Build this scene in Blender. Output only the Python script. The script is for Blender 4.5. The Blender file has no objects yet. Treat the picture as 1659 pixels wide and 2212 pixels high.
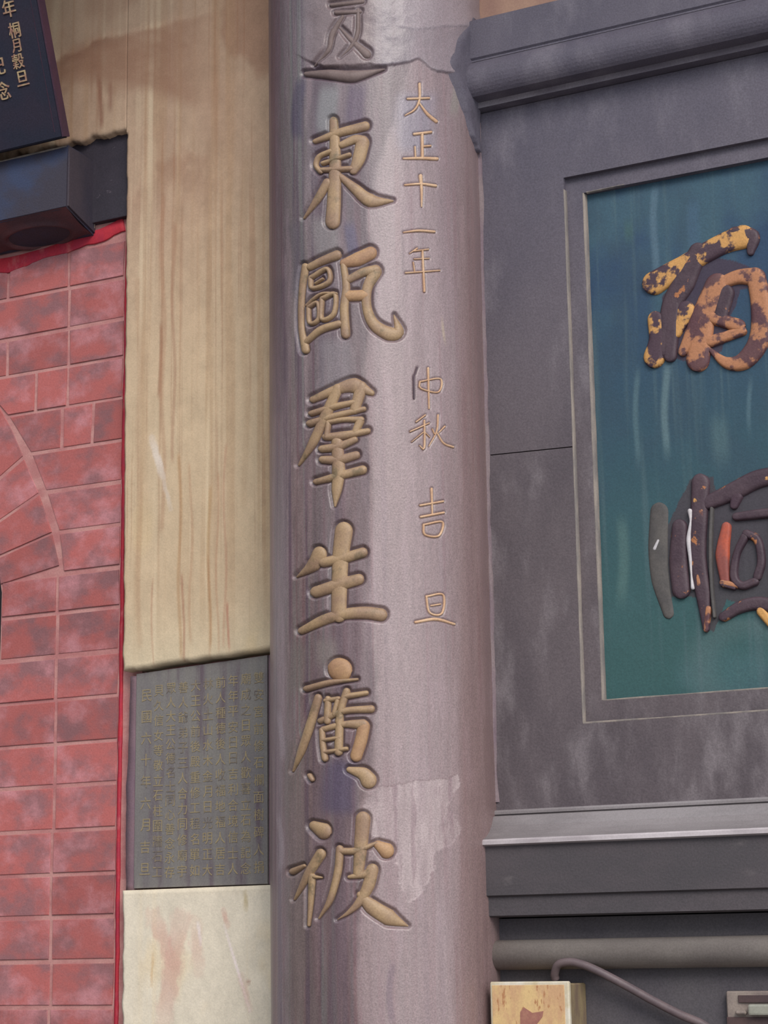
import bpy, bmesh, math, random
import numpy as np
from mathutils import Matrix, Vector

# ------------------------------------------------------------------ camera, world, light, exposure
SC = bpy.context.scene
COL = SC.collection
FPX, YAW, PITCH, ROLL = 4331.8, 0.466914, 0.219579, -0.014627      # focal length in pixels of a 1659 x 2212 frame
CAM = np.array([1.4362, -2.8372, 1.5])
_d = np.array([-math.sin(YAW) * math.cos(PITCH), math.cos(YAW) * math.cos(PITCH), math.sin(PITCH)])
_r = np.cross(_d, [0, 0, 1.0]); _r /= np.linalg.norm(_r); _u = np.cross(_r, _d)
_c, _s = math.cos(ROLL), math.sin(ROLL)
_r, _u = _c * _r + _s * _u, -_s * _r + _c * _u
cd = bpy.data.cameras.new('camera'); cam = bpy.data.objects.new('camera', cd); COL.objects.link(cam)
cd.sensor_fit = 'VERTICAL'; cd.sensor_height = 24.0; cd.lens = FPX / 2212 * 24.0
cd.clip_start = 0.05
M = Matrix.Identity(4)
for i in range(3):
    M[i][0], M[i][1], M[i][2], M[i][3] = _r[i], _u[i], -_d[i], CAM[i]
cam.matrix_world = M
SC.camera = cam

w = bpy.data.worlds.new('overcast_sky'); SC.world = w; w.use_nodes = True
bg = w.node_tree.nodes['Background']; bg.inputs[0].default_value = (0.88, 0.93, 1.0, 1); bg.inputs[1].default_value = 1.5
sd = bpy.data.lights.new('sun', 'SUN'); sun = bpy.data.objects.new('sun', sd); COL.objects.link(sun)
sd.energy = 1.9; sd.angle = math.radians(26); sd.color = (1.0, 0.92, 0.82)
SAZ, SEL = math.radians(40), math.radians(36)
tosun = Vector((math.sin(SAZ) * math.cos(SEL), -math.cos(SAZ) * math.cos(SEL), math.sin(SEL)))
sun.rotation_euler = tosun.to_track_quat('Z', 'Y').to_euler(); sun.location = tosun * 8
vs = SC.view_settings
vs.view_transform = 'Standard'; vs.look = 'None'; vs.exposure = 0.18; vs.gamma = 1.0; vs.use_curve_mapping = False

# ------------------------------------------------------------------ measuring helpers: sight lines onto the real surfaces
RC = 0.18                                                           # column radius
def ray(px, py): return _d * FPX + _r * (px - 829.5) + _u * (1106 - py)
def on_plane(px, py, y):
    v = ray(px, py); return CAM + v * (y - CAM[1]) / v[1]
def on_any(px, py, p0, n):
    v = ray(px, py); return CAM + v * (np.dot(p0 - CAM, n) / np.dot(v, n))
def on_column(px, py):
    v = ray(px, py); a = v[0]**2 + v[1]**2; b = CAM[0]*v[0] + CAM[1]*v[1]; c = CAM[0]**2 + CAM[1]**2 - RC*RC
    t = (-b - math.sqrt(max(b*b - a*c, 0))) / a; p = CAM + t * v
    return math.atan2(p[0], -p[1]), p[2]
def project(P):
    V = np.asarray(P) - CAM; z = V @ _d
    return 829.5 + FPX * (V @ _r) / z, 1106 - FPX * (V @ _u) / z

# ------------------------------------------------------------------ numeric noise and colour helpers
def lin(*c):
    c = np.array(c, float) / 255
    return np.where(c <= .04045, c / 12.92, ((c + .055) / 1.055) ** 2.4)
def L4(*c): return tuple(lin(*c)) + (1.0,)
_tab = np.random.RandomState(7).rand(256, 256)
def vnoise(x, y):
    x = np.asarray(x, float); y = np.asarray(y, float)
    xi = np.floor(x).astype(int); yi = np.floor(y).astype(int); fx = x - xi; fy = y - yi
    fx = fx*fx*(3-2*fx); fy = fy*fy*(3-2*fy)
    g = lambda a, b: _tab[a & 255, b & 255]
    return (g(xi, yi)*(1-fx) + g(xi+1, yi)*fx)*(1-fy) + (g(xi, yi+1)*(1-fx) + g(xi+1, yi+1)*fx)*fy
def fbm(x, y, o=4):
    s = 0; a = .5; t = 0
    for i in range(o):
        s = s + a * vnoise(np.asarray(x) * 2**i + 17.3*i, np.asarray(y) * 2**i + 5.1*i); t += a; a *= .5
    return s / t
def sstep(a, b, x):
    t = np.clip((np.asarray(x, float) - a) / (b - a), 0, 1); return t*t*(3-2*t)
def mixc(C, c, m):
    m = np.clip(m, 0, 1)[..., None]; return C*(1-m) + np.asarray(c)*m
def inpoly(x, y, poly):
    r = np.zeros(np.shape(x), bool); n = len(poly)
    for i in range(n):
        x1, y1 = poly[i]; x2, y2 = poly[(i+1) % n]
        if y1 == y2: continue
        r ^= ((y1 > y) != (y2 > y)) & (x < (x2-x1)*(y-y1)/(y2-y1)+x1)
    return r

# ------------------------------------------------------------------ materials
def material(name, c1, c2, rough=.7, scale=(20, 20, 20), contrast=(.35, .65), grain=.12, bump=.0, attr=False, rnd=0.0, spec=.4, metal=0.0, bscale=260, c3=None, c3t=(.6, .7), c3s=(9, 9, 9), top=None):
    m = bpy.data.materials.new(name); m.use_nodes = True
    nt = m.node_tree; N = nt.nodes; K = nt.links
    b = N['Principled BSDF']; b.inputs['Roughness'].default_value = rough; b.inputs['Specular IOR Level'].default_value = spec
    b.inputs['Metallic'].default_value = metal
    geo = N.new('ShaderNodeNewGeometry')
    def noise(sc, det=5):
        mp = N.new('ShaderNodeMapping'); mp.inputs['Scale'].default_value = sc; K.new(geo.outputs['Position'], mp.inputs[0])
        n = N.new('ShaderNodeTexNoise'); n.inputs['Scale'].default_value = 1; n.inputs['Detail'].default_value = det
        n.inputs['Roughness'].default_value = .6
        K.new(mp.outputs[0], n.inputs['Vector']); return n.outputs[0]
    def ramp(f, a, bb):
        r = N.new('ShaderNodeMapRange'); r.inputs[1].default_value = a; r.inputs[2].default_value = bb
        r.interpolation_type = 'SMOOTHSTEP'; K.new(f, r.inputs[0]); return r.outputs[0]
    def mix(fac, a, bb, mode='MIX'):
        x = N.new('ShaderNodeMix'); x.data_type = 'RGBA'; x.blend_type = mode
        for s, v in ((0, fac), (6, a), (7, bb)):
            if isinstance(v, bpy.types.NodeSocket): K.new(v, x.inputs[s])
            else: x.inputs[s].default_value = v
        return x.outputs[2]
    def scaled(f, k):
        x = N.new('ShaderNodeMath'); x.operation = 'MULTIPLY'; x.inputs[1].default_value = k; K.new(f, x.inputs[0]); return x.outputs[0]
    if attr:
        at = N.new('ShaderNodeAttribute'); at.attribute_name = 'paint'; col = at.outputs['Color']
    else:
        col = mix(ramp(noise(scale), *contrast), L4(*c1), L4(*c2))
        if c3: col = mix(ramp(noise(c3s), *c3t), col, L4(*c3))
    if top:
        sx = N.new('ShaderNodeSeparateXYZ'); K.new(geo.outputs['Position'], sx.inputs[0])
        col = mix(ramp(sx.outputs[2], top[1], top[2]), col, L4(*top[0]), 'MIX') if top[3] >= 1 else mix(scaled(ramp(sx.outputs[2], top[1], top[2]), top[3]), col, L4(*top[0]))
    if rnd:
        oi = N.new('ShaderNodeObjectInfo'); hs = N.new('ShaderNodeHueSaturation')
        rr = N.new('ShaderNodeMapRange'); rr.inputs[3].default_value = 1-rnd; rr.inputs[4].default_value = 1+rnd
        K.new(oi.outputs['Random'], rr.inputs[0]); K.new(rr.outputs[0], hs.inputs['Value']); K.new(col, hs.inputs['Color']); col = hs.outputs[0]
    if grain:
        g = ramp(noise((bscale*1.5,)*3, 2), .25, .75)
        gr = N.new('ShaderNodeMapRange'); gr.inputs[3].default_value = 1-grain; gr.inputs[4].default_value = 1+grain; K.new(g, gr.inputs[0])
        hs = N.new('ShaderNodeHueSaturation'); K.new(gr.outputs[0], hs.inputs['Value']); K.new(col, hs.inputs['Color']); col = hs.outputs[0]
    K.new(col, b.inputs['Base Color'])
    if bump:
        bn = N.new('ShaderNodeBump'); bn.inputs['Strength'].default_value = bump; bn.inputs['Distance'].default_value = .002
        K.new(noise((bscale,)*3, 4), bn.inputs['Height']); K.new(bn.outputs[0], b.inputs['Normal'])
    return m

MT = {}
def build_materials():
    M = MT
    M['column'] = material('column_paint', (0,)*3, (0,)*3, rough=.38, attr=True, grain=.20, bump=.25, spec=.6, bscale=300)
    M['plaster'] = material('cream_plaster', (0,)*3, (0,)*3, rough=.9, attr=True, grain=.06, bump=.25, spec=.2)
    M['teal'] = material('teal_board_paint', (0,)*3, (0,)*3, rough=.62, attr=True, grain=.12, bump=.2)
    M['brick'] = material('red_washed_brick', (172, 98, 96), (140, 98, 102), rough=.85, scale=(13, 13, 18), contrast=(.40, .64), grain=.09, bump=.35, rnd=.13, c3=(190, 132, 138), c3t=(.46, .72), c3s=(11, 11, 13), spec=.25)
    M['mortar'] = material('pink_washed_mortar', (186, 138, 134), (170, 112, 112), rough=.9, scale=(14, 14, 30), grain=.08, bump=.3)
    M['red'] = material('crimson_edge_paint', (182, 46, 60), (164, 44, 66), rough=.7, scale=(30, 30, 30), grain=.1, c3=(186, 92, 96), c3t=(.56, .75), c3s=(40, 40, 22))
    M['gold'] = material('worn_gold', (140, 118, 86), (120, 98, 80), rough=.55, scale=(26, 26, 26), grain=.12, bump=.15, c3=(158, 116, 84), c3t=(.58, .7), c3s=(20, 20, 20))
    M['faded'] = material('faded_gold', (116, 100, 98), (106, 90, 88), rough=.6, scale=(26, 26, 26), grain=.12)
    M['orange_gold'] = material('orange_gold', (166, 132, 98), (150, 116, 90), rough=.55, scale=(30, 30, 30), grain=.12)
    M['fine_gold'] = material('fine_gold', (200, 168, 138), (184, 146, 116), rough=.6, scale=(30, 30, 30), grain=.1)
    M['unpainted'] = material('bare_incision', (92, 76, 84), (82, 70, 78), rough=.7, grain=.1)
    M['slab'] = material('dark_stone_slab', (93, 84, 88), (80, 72, 77), rough=.62, scale=(7, 7, 3), grain=.16, bump=.3, c3=(118, 110, 114), c3t=(.48, .76), c3s=(16, 16, 6), top=((88, 88, 108), 2.1, 2.9, .45))  # skylight's blue tint painted in, growing with height
    M['slab_pale'] = material('slab_pale_fillet', (122, 116, 124), (98, 92, 102), rough=.6, scale=(12, 12, 12), grain=.14)
    M['slab_edge'] = material('worn_lit_edge_paint', (138, 128, 120), (108, 102, 100), rough=.6, scale=(40, 40, 12), grain=.1)
    M['flake'] = material('flaking_gold_leaf', (66, 48, 60), (70, 52, 62), rough=.6, scale=(30, 30, 30), grain=.12, bump=.3, c3=(190, 142, 84), c3t=(.45, .53), c3s=(34, 34, 34))
    M['flake_pink'] = material('flaking_copper_leaf', (84, 54, 60), (96, 66, 66), rough=.6, scale=(30, 30, 30), grain=.12, bump=.3, c3=(166, 114, 82), c3t=(.46, .54), c3s=(32, 32, 32))
    M['flake_dark'] = material('bare_dark_lacquer', (62, 46, 56), (74, 58, 66), rough=.55, scale=(30, 30, 30), grain=.12, bump=.3, c3=(160, 104, 66), c3t=(.62, .66), c3s=(42, 42, 42))
    M['orange'] = material('orange_underpaint', (172, 82, 60), (128, 70, 64), rough=.6, scale=(30, 30, 30), grain=.1)
    M['grey_bare'] = material('bare_grey_wood', (86, 82, 80), (74, 71, 71), rough=.7, scale=(30, 30, 30), grain=.12)
    M['chip_white'] = material('chipped_white_gesso', (196, 190, 192), (176, 172, 176), rough=.8, scale=(50, 50, 50), grain=.06)
    M['rail'] = material('grey_rail_paint', (132, 126, 128), (112, 106, 108), rough=.42, scale=(4, 10, 12), grain=.1, bump=.15, spec=.6)
    M['rail_edge'] = material('pale_rail_edge', (190, 182, 186), (160, 152, 156), rough=.4, scale=(8, 20, 20), grain=.06)
    M['plank'] = material('dark_plank', (78, 72, 76), (70, 66, 70), rough=.6, scale=(6, 12, 12), grain=.14, bump=.25, c3=(98, 92, 94), c3t=(.62, .8), c3s=(10, 20, 20))
    M['torus'] = material('grey_ledge_paint', (150, 142, 136), (132, 124, 120), rough=.6, scale=(5, 12, 12), grain=.12)
    M['darkwall'] = material('dark_door_wall', (82, 78, 82), (74, 70, 76), rough=.65, scale=(9, 9, 5), grain=.16, bump=.2)
    M['beam'] = material('blue_black_beam', (58, 54, 66), (54, 64, 92), rough=.55, scale=(7, 7, 9), contrast=(.45, .7), grain=.16, bump=.25)
    M['beam_dark'] = material('dark_timber', (58, 52, 62), (50, 46, 56), rough=.7, scale=(12, 12, 12), grain=.14, bump=.3, c3=(104, 94, 104), c3t=(.66, .74), c3s=(30, 30, 60))  # recessed timber in a dark tone
    M['beam_side'] = material('beam_brown_side', (74, 66, 74), (62, 58, 70), rough=.6, scale=(12, 12, 5), grain=.15, bump=.2)
    M['beam_under'] = material('carved_red_brown', (100, 62, 66), (76, 56, 64), rough=.7, scale=(12, 12, 12), grain=.15, bump=.3)
    M['hole'] = material('shaded_hollow', (38, 34, 44), (46, 40, 50), rough=.8, grain=.1)  # the hollow's shade is put into this near-black colour
    M['board'] = material('black_lacquer_board', (44, 47, 62), (52, 48, 62), rough=.45, scale=(9, 9, 9), grain=.16, bump=.1, c3=(120, 118, 124), c3t=(.74, .77), c3s=(110, 110, 110))
    M['board_side'] = material('board_maroon_side', (78, 50, 66), (66, 46, 62), rough=.6, scale=(20, 20, 12), grain=.14)
    M['board_gold'] = material('signboard_gold', (186, 164, 128), (158, 118, 104), rough=.5, scale=(70, 70, 70), grain=.1)
    M['tablet'] = material('grey_stone_tablet', (122, 119, 116), (112, 108, 110), rough=.75, scale=(30, 30, 5), grain=.1, bump=.2, c3=(98, 86, 94), c3t=(.5, .7), c3s=(40, 40, 5))
    M['tablet_gold'] = material('faint_tablet_gold', (146, 132, 104), (108, 100, 96), rough=.7, scale=(36, 36, 24), contrast=(.5, .68), grain=.1)
    M['grout'] = material('grout_and_gap_shade', (112, 92, 104), (124, 100, 108), rough=.85, scale=(20, 20, 14), grain=.1, bump=.3)
    M['box_face'] = material('aged_paper_label', (206, 176, 126), (190, 152, 116), rough=.75, scale=(60, 60, 26), grain=.06, c3=(168, 120, 84), c3t=(.60, .66), c3s=(190, 60, 52))
    M['box_body'] = material('cream_switch_plastic', (206, 200, 188), (184, 170, 138), rough=.5, scale=(20, 20, 20), grain=.05)
    M['box_side'] = material('darker_switch_side', (140, 124, 94), (112, 94, 82), rough=.6, scale=(40, 40, 14), grain=.08)  # box body toned darker than its cover
    M['plum'] = material('plum_print', (142, 92, 86), (158, 112, 96), rough=.8, scale=(60, 60, 60), grain=.08)
    M['cable'] = material('brown_cable_sheath', (104, 90, 92), (90, 78, 82), rough=.5, scale=(30, 30, 30), grain=.08)
    M['hasp'] = material('beige_hasp_paint', (142, 130, 122), (118, 106, 102), rough=.5, scale=(30, 30, 30), grain=.1)
    M['hasp_slot'] = material('rusty_hasp_slot', (78, 60, 60), (66, 54, 56), rough=.7, grain=.1)
    M['hasp_bolt'] = material('grey_hasp_bolt', (150, 150, 140), (138, 138, 128), rough=.4, metal=.0, grain=.08)
    M['roof'] = material('dark_roof_boards', (88, 72, 64), (70, 58, 54), rough=.8, grain=.1)
    M['ground'] = material('courtyard_paving', (128, 122, 116), (110, 106, 102), rough=.9, scale=(2, 2, 2), grain=.05)
    M['inside'] = material('dim_interior', (60, 54, 56), (52, 48, 50), rough=.9, grain=.05)
    M['caulk'] = material('tan_caulk', (122, 108, 110), (112, 96, 104), rough=.8, scale=(30, 30, 14), grain=.12, bump=.3)
build_materials()

# ------------------------------------------------------------------ object helpers
def put(name, me, parent=None, mats=()):
    o = bpy.data.objects.new(name, me); COL.objects.link(o)
    for m in mats: me.materials.append(MT[m] if isinstance(m, str) else m)
    if parent is not None: o.parent = parent
    return o
def pydata(name, V, F, mats, parent=None, smooth=False, mi=None):
    me = bpy.data.meshes.new(name); me.from_pydata([tuple(v) for v in V], [], F); me.update()
    if smooth: me.polygons.foreach_set('use_smooth', [True]*len(me.polygons))
    o = put(name, me, parent, mats)
    if mi is not None: me.polygons.foreach_set('material_index', mi)
    return o
def box(name, x0, x1, y0, y1, z0, z1, mat, parent=None, bevel=.0, rough=0):
    bm = bmesh.new()
    vs_ = [bm.verts.new((x, y, z)) for x in (x0, x1) for y in (y0, y1) for z in (z0, z1)]
    for f in ((0,1,3,2),(4,6,7,5),(0,4,5,1),(2,3,7,6),(0,2,6,4),(1,5,7,3)): bm.faces.new([vs_[i] for i in f])
    bmesh.ops.recalc_face_normals(bm, faces=bm.faces)
    if rough:
        for v in bm.verts: v.co += Vector((random.uniform(-rough, rough), random.uniform(-rough, rough)*.3, random.uniform(-rough, rough)))
    if bevel: bmesh.ops.bevel(bm, geom=list(bm.edges), offset=bevel, segments=2 if bevel > .002 else 1, affect='EDGES', profile=.6)
    me = bpy.data.meshes.new(name); bm.to_mesh(me); bm.free()
    return put(name, me, parent, [mat])
def prism(name, poly, y0, y1, mat, parent=None, bevel=0):
    """polygon in (x, z), front at y0, back at y1"""
    bm = bmesh.new()
    a = [bm.verts.new((p[0], y0, p[1])) for p in poly]; b = [bm.verts.new((p[0], y1, p[1])) for p in poly]
    bm.faces.new(a); bm.faces.new(b[::-1]); n = len(a)
    for i in range(n): bm.faces.new((a[i], b[i], b[(i+1) % n], a[(i+1) % n]))
    bmesh.ops.recalc_face_normals(bm, faces=bm.faces)
    if bevel:
        fe = [e for e in bm.edges if abs(e.verts[0].co.y-y0) < 1e-6 and abs(e.verts[1].co.y-y0) < 1e-6]
        bmesh.ops.bevel(bm, geom=fe, offset=bevel, segments=2, affect='EDGES', profile=.6)
    me = bpy.data.meshes.new(name); bm.to_mesh(me); bm.free()
    return put(name, me, parent, [mat])
def extrude_x(name, prof, x0, x1, mats, parent=None, mi=None, nx=2, smooth=False):
    """closed profile of (y, z) points carried along x"""
    n = len(prof); xs = np.linspace(x0, x1, nx)
    V = [(x, p[0], p[1]) for x in xs for p in prof]; F = []; I = []
    for k in range(nx-1):
        for i in range(n):
            F.append((k*n+i, k*n+(i+1) % n, (k+1)*n+(i+1) % n, (k+1)*n+i)); I.append(mi[i] if mi else 0)
    F.append(tuple(range(n-1, -1, -1))); I.append(0); F.append(tuple((nx-1)*n+i for i in range(n))); I.append(0)
    o = pydata(name, V, F, mats, parent, mi=I)
    bm = bmesh.new(); bm.from_mesh(o.data); bmesh.ops.recalc_face_normals(bm, faces=bm.faces); bm.to_mesh(o.data); bm.free()
    if smooth: o.data.polygons.foreach_set('use_smooth', [len(p.vertices) == 4 for p in o.data.polygons])
    return o
def gridmesh(name, P, mats, parent=None, paint=None, skirt=None, smooth=True):
    """P (nu, nv, 3) grid, optional paint colours; skirt: y of the back edge"""
    nu, nv = P.shape[:2]
    idx = np.arange(nu*nv).reshape(nu, nv)
    F = np.stack([idx[:-1, :-1], idx[1:, :-1], idx[1:, 1:], idx[:-1, 1:]], -1).reshape(-1, 4)
    V = P.reshape(-1, 3); C = None if paint is None else paint.reshape(-1, 3)
    if skirt is not None:
        ring = np.concatenate([idx[:, 0], idx[-1, 1:], idx[-2::-1, -1], idx[0, -2:0:-1]])
        B = V[ring].copy(); B[:, 1] = skirt; n0 = len(V); m = len(ring)
        V = np.vstack([V, B]); j = np.arange(m); k = (j+1) % m
        F = np.vstack([F, np.stack([ring[j], n0+j, n0+k, ring[k]], -1)])
        if C is not None: C = np.vstack([C, C[ring]])
    me = bpy.data.meshes.new(name)
    me.vertices.add(len(V)); me.vertices.foreach_set('co', V.astype(np.float32).ravel())
    me.loops.add(len(F)*4); me.loops.foreach_set('vertex_index', F.astype(np.int32).ravel())
    me.polygons.add(len(F)); me.polygons.foreach_set('loop_start', np.arange(0, len(F)*4, 4, dtype=np.int32))
    me.update(calc_edges=True)
    if smooth: me.polygons.foreach_set('use_smooth', np.ones(len(F), bool))
    if C is not None:
        a = me.color_attributes.new('paint', 'FLOAT_COLOR', 'POINT')
        a.data.foreach_set('color', np.hstack([np.clip(C, 0, 1), np.ones((len(C), 1))]).astype(np.float32).ravel())
    return put(name, me, parent, mats)
def thing(o, label, cat, group=None):
    o['label'] = label; o['category'] = cat
    if group: o['group'] = group
    return o
def empty(name, loc, label, cat, group=None):
    o = bpy.data.objects.new(name, None); COL.objects.link(o); o.location = loc; o.empty_display_size = .1
    return thing(o, label, cat, group)
def adopt(child, parent):
    """parent without moving (parents carry only a translation)"""
    child.parent = parent; child.matrix_parent_inverse = Matrix.Translation(-parent.location); return child
def sub(child, part):
    """a sub-part, left where it stands"""
    child.parent = part; return child
def structure(o): o['kind'] = 'structure'; return o

# ---- brush strokes: smooth centre line with a width at each point, raised as a rounded ridge on a surface
def smooth_line(pts, wid, step=5.0):
    pts = np.array(pts, float); wid = np.array(wid, float)
    if len(wid) == 1: wid = np.repeat(wid, len(pts))
    elif len(wid) != len(pts): wid = np.interp(np.linspace(0, 1, len(pts)), np.linspace(0, 1, len(wid)), wid)
    Q = np.vstack([2*pts[0]-pts[1], pts, 2*pts[-1]-pts[-2]]); out = []; ow = []
    for i in range(len(pts)-1):
        p0, p1, p2, p3 = Q[i:i+4]; n = max(3, int(np.linalg.norm(p2-p1)/step))
        for k in range(n):
            t = k/n
            out.append(.5*((2*p1)+(-p0+p2)*t+(2*p0-5*p1+4*p2-p3)*t*t+(-p0+3*p1-3*p2+p3)*t**3)); ow.append(wid[i]*(1-t)+wid[i+1]*t)
    out.append(pts[-1]); ow.append(wid[-1])
    return np.array(out), np.array(ow)
def strokes_mesh(name, strokes, tf, surf, hgt, base, parent, mats, flat=.5, pw=2, nk=9):
    """strokes: (points, widths[, material index]); tf: (scale, ox, oy) to frame pixels; surf(px, py, h) -> 3D point"""
    V = []; F = []; I = []
    for st in strokes:
        pts, wid = st[0], st[1]; m = st[2] if len(st) > 2 else 0
        p, w_ = smooth_line(np.array(pts, float)*tf[0]+[tf[1], tf[2]], np.array(wid, float)*tf[0], 4.0)
        T = np.gradient(p, axis=0); T /= np.linalg.norm(T, axis=1)[:, None]+1e-9
        rows = []
        cap = [.98, .87, .7, .5, .25]
        for c in cap: rows.append((p[0]-T[0]*w_[0]/2*c, T[0], w_[0]*math.sqrt(1-c*c)))
        rows += [(p[i], T[i], w_[i]) for i in range(len(p))]
        for c in cap[::-1]: rows.append((p[-1]+T[-1]*w_[-1]/2*c, T[-1], w_[-1]*math.sqrt(1-c*c)))
        n0 = len(V); K = nk; wm = max(w_)
        for q, t, ww in rows:
            nrm = np.array([-t[1], t[0]])
            hs = (ww/wm)**flat
            for k in range(K):
                a = -1+2*k/(K-1); a = math.sin(a*math.pi/2)
                xy = q+nrm*a*ww/2
                V.append(surf(xy[0], xy[1], base+(hgt-base)*hs*max(0, 1-abs(a)**pw)**.5))
        for r in range(len(rows)-1):
            for k in range(K-1):
                i = n0+r*K+k; F.append((i, i+1, i+K+1, i+K)); I.append(m)
    return pydata(name, V, F, mats, parent, smooth=True, mi=I)

# ================================================================== SETTING
structure(box('floor', -9, 9, -9, 3, -.1, 0, 'ground'))
structure(box('ceiling', -4, 4, -.80, 3, 3.95, 4.05, 'roof'))
structure(box('wall_left_blocker', -2.3, -2.2, -5, .09, 0, 3.95, 'inside'))  # unseen wall added to block sky and darken the column's left reflection
structure(box('wall_front_blocker', -4, .7, -6.2, -6, 0, 4.6, 'roof'))  # also added out of view, cuts off sky ahead on the left
structure(box('wall_back', -4, 4, 2.4, 2.5, 0, 3.95, 'inside'))

# ------------------------------------------------------------------ brick wall with an arch, left
random.seed(3)
YB = .09                                                             # face of the bricks
core = [(-.52, .0), (-.868, .0), (-.868, 2.035), (-.831, 2.040), (-.831, 2.17), (-.858, 2.30), (-.91, 2.42), (-.98, 2.53), (-1.07, 2.61), (-1.2, 2.68), (-1.4, 2.72), (-1.4, 3.95), (-.52, 3.95)]
wl = structure(prism('wall_left', core, YB+.0018, .34, 'mortar'))
def arch_x(z):                                                       # outer edge of the arch ring
    pts = [on_plane(px, py, YB) for px, py in ((133, 1225), (131, 1180), (118, 1130), (100, 1075), (70, 995), (40, 937), (0, 880), (-60, 810))]
    zz = [p[2] for p in pts]; xx = [p[0] for p in pts]
    return float(np.interp(z, zz, xx))
rows_z = [3.05, 2.97, 2.89, 2.812, 2.735, 2.656, 2.582, 2.505, 2.425, 2.347, 2.270, 2.192, 2.120, 2.040, 1.961, 1.883, 1.807, 1.730, 1.653, 1.580, 1.505, 1.428, 1.352, 1.276, 1.20]
XR = -.571; J = .0038
brick_no = 0
def brick(poly):
    global brick_no
    o = prism('brick', poly, YB-random.uniform(-.0008, .0010), YB+.04, 'brick', wl, bevel=.0011); brick_no += 1
    return o
def jit(): return random.uniform(-.0018, .0018)
for i in range(len(rows_z)-1):
    zt, zb = rows_z[i]-J+jit(), rows_z[i+1]+J+jit()
    zm = (zt+zb)/2
    if zm > 2.85: continue
    if zm > 2.195:
        at_, ab_ = arch_x(zt), arch_x(zb)
        cuts = {3: [-.694, -.835], 4: [-.692, -.97], 5: [-.692, -.832], 6: [-.692, -.764], 7: [-.634, -.703]}.get(i, [])
        x1 = XR
        for c in cuts:
            if c < at_+.03: continue
            brick([(c+J+jit(), zb), (x1+jit(), zb), (x1+jit(), zt), (c+J+jit(), zt)]); x1 = c-J
        lt, lb = max(at_, -1.35)+.006, max(ab_, -1.35)+.006
        if x1-lb > .012:
            brick([(lb, zb), (x1, zb), (x1, zt), (lt, zt)])
    else:
        jx = -.7025+random.uniform(-.003, .003)
        le = -.828 if zm > 2.04 else -.864
        brick([(jx+J, zb), (XR+jit(), zb), (XR+jit(), zt), (jx+J, zt)])
        brick([(le, zb), (jx-J, zb), (jx-J, zt), (le, zt)])
# ring of voussoirs (joints fan out from the springing)
ring_px = [((133, 1222), (-4, 1266)), ((117, 1150), (-10, 1206)), ((88, 1064), (-22, 1140)), ((54, 986), (-48, 1074)), ((-2, 872), (-90, 985)), ((-70, 795), (-140, 920)), ((-160, 730), (-200, 865))]
for k in range(len(ring_px)-1):
    (o0, i0), (o1, i1) = ring_px[k], ring_px[k+1]
    P = [np.array(on_plane(*q, YB))[[0, 2]] for q in (i0, o0, o1, i1)]
    if k == 3:
        mid = np.array(on_plane(30, 925, YB))[[0, 2]]; P = [P[0], P[1], mid, P[2], P[3]]
    c = sum(P)/len(P)
    brick([tuple(c+(p-c)*(1-.0048/np.linalg.norm(p-c)*1.3)) for p in P])

# crimson painted edges
def wavy_strip(name, pts, w0, w1, y, th, mat, parent, seed):
    """uneven raised strip along a line of (x, z) points"""
    p, w_ = smooth_line(np.array(pts)*1000, [1.0], 8.0); p = p/1000
    T = np.gradient(p, axis=0); T /= np.linalg.norm(T, axis=1)[:, None]
    s = np.cumsum(np.r_[0, np.linalg.norm(np.diff(p, axis=0), axis=1)])
    a = w0*(.55+.9*fbm(s*22+seed, np.full_like(s, seed), 4)); b = w1*(.55+.9*fbm(s*22+seed+40, np.full_like(s, seed), 4))
    N = np.stack([-T[:, 1], T[:, 0]], 1)
    rows = [p-N*a[:, None], p-N*a[:, None]*.94, p+N*b[:, None]*.94, p+N*b[:, None]]
    ys = [y, y-th, y-th, y]
    P = np.stack([np.stack([r[:, 0], np.full(len(r), yy), r[:, 1]], 1) for r, yy in zip(rows, ys)], 0)
    return gridmesh(name, P, [mat], parent, skirt=y+.006)
wavy_strip('red_paint_edge', [(-.5625, 1.25), (-.5628, 1.6), (-.563, 2.0), (-.5635, 2.4), (-.562, 2.845)], .0030, .0042, YB-.0005, .0012, 'red', wl, 3)['label'] = 'crimson painted edge beside cream plaster'
wavy_strip('red_paint_band', [(-.572, 2.842), (-.63, 2.830), (-.70, 2.822), (-.78, 2.814), (-.9, 2.808), (-1.1, 2.80)], .010, .016, YB-.0012, .0006, 'red', wl, 9)['label'] = 'crimson painted band below beam'

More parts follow.
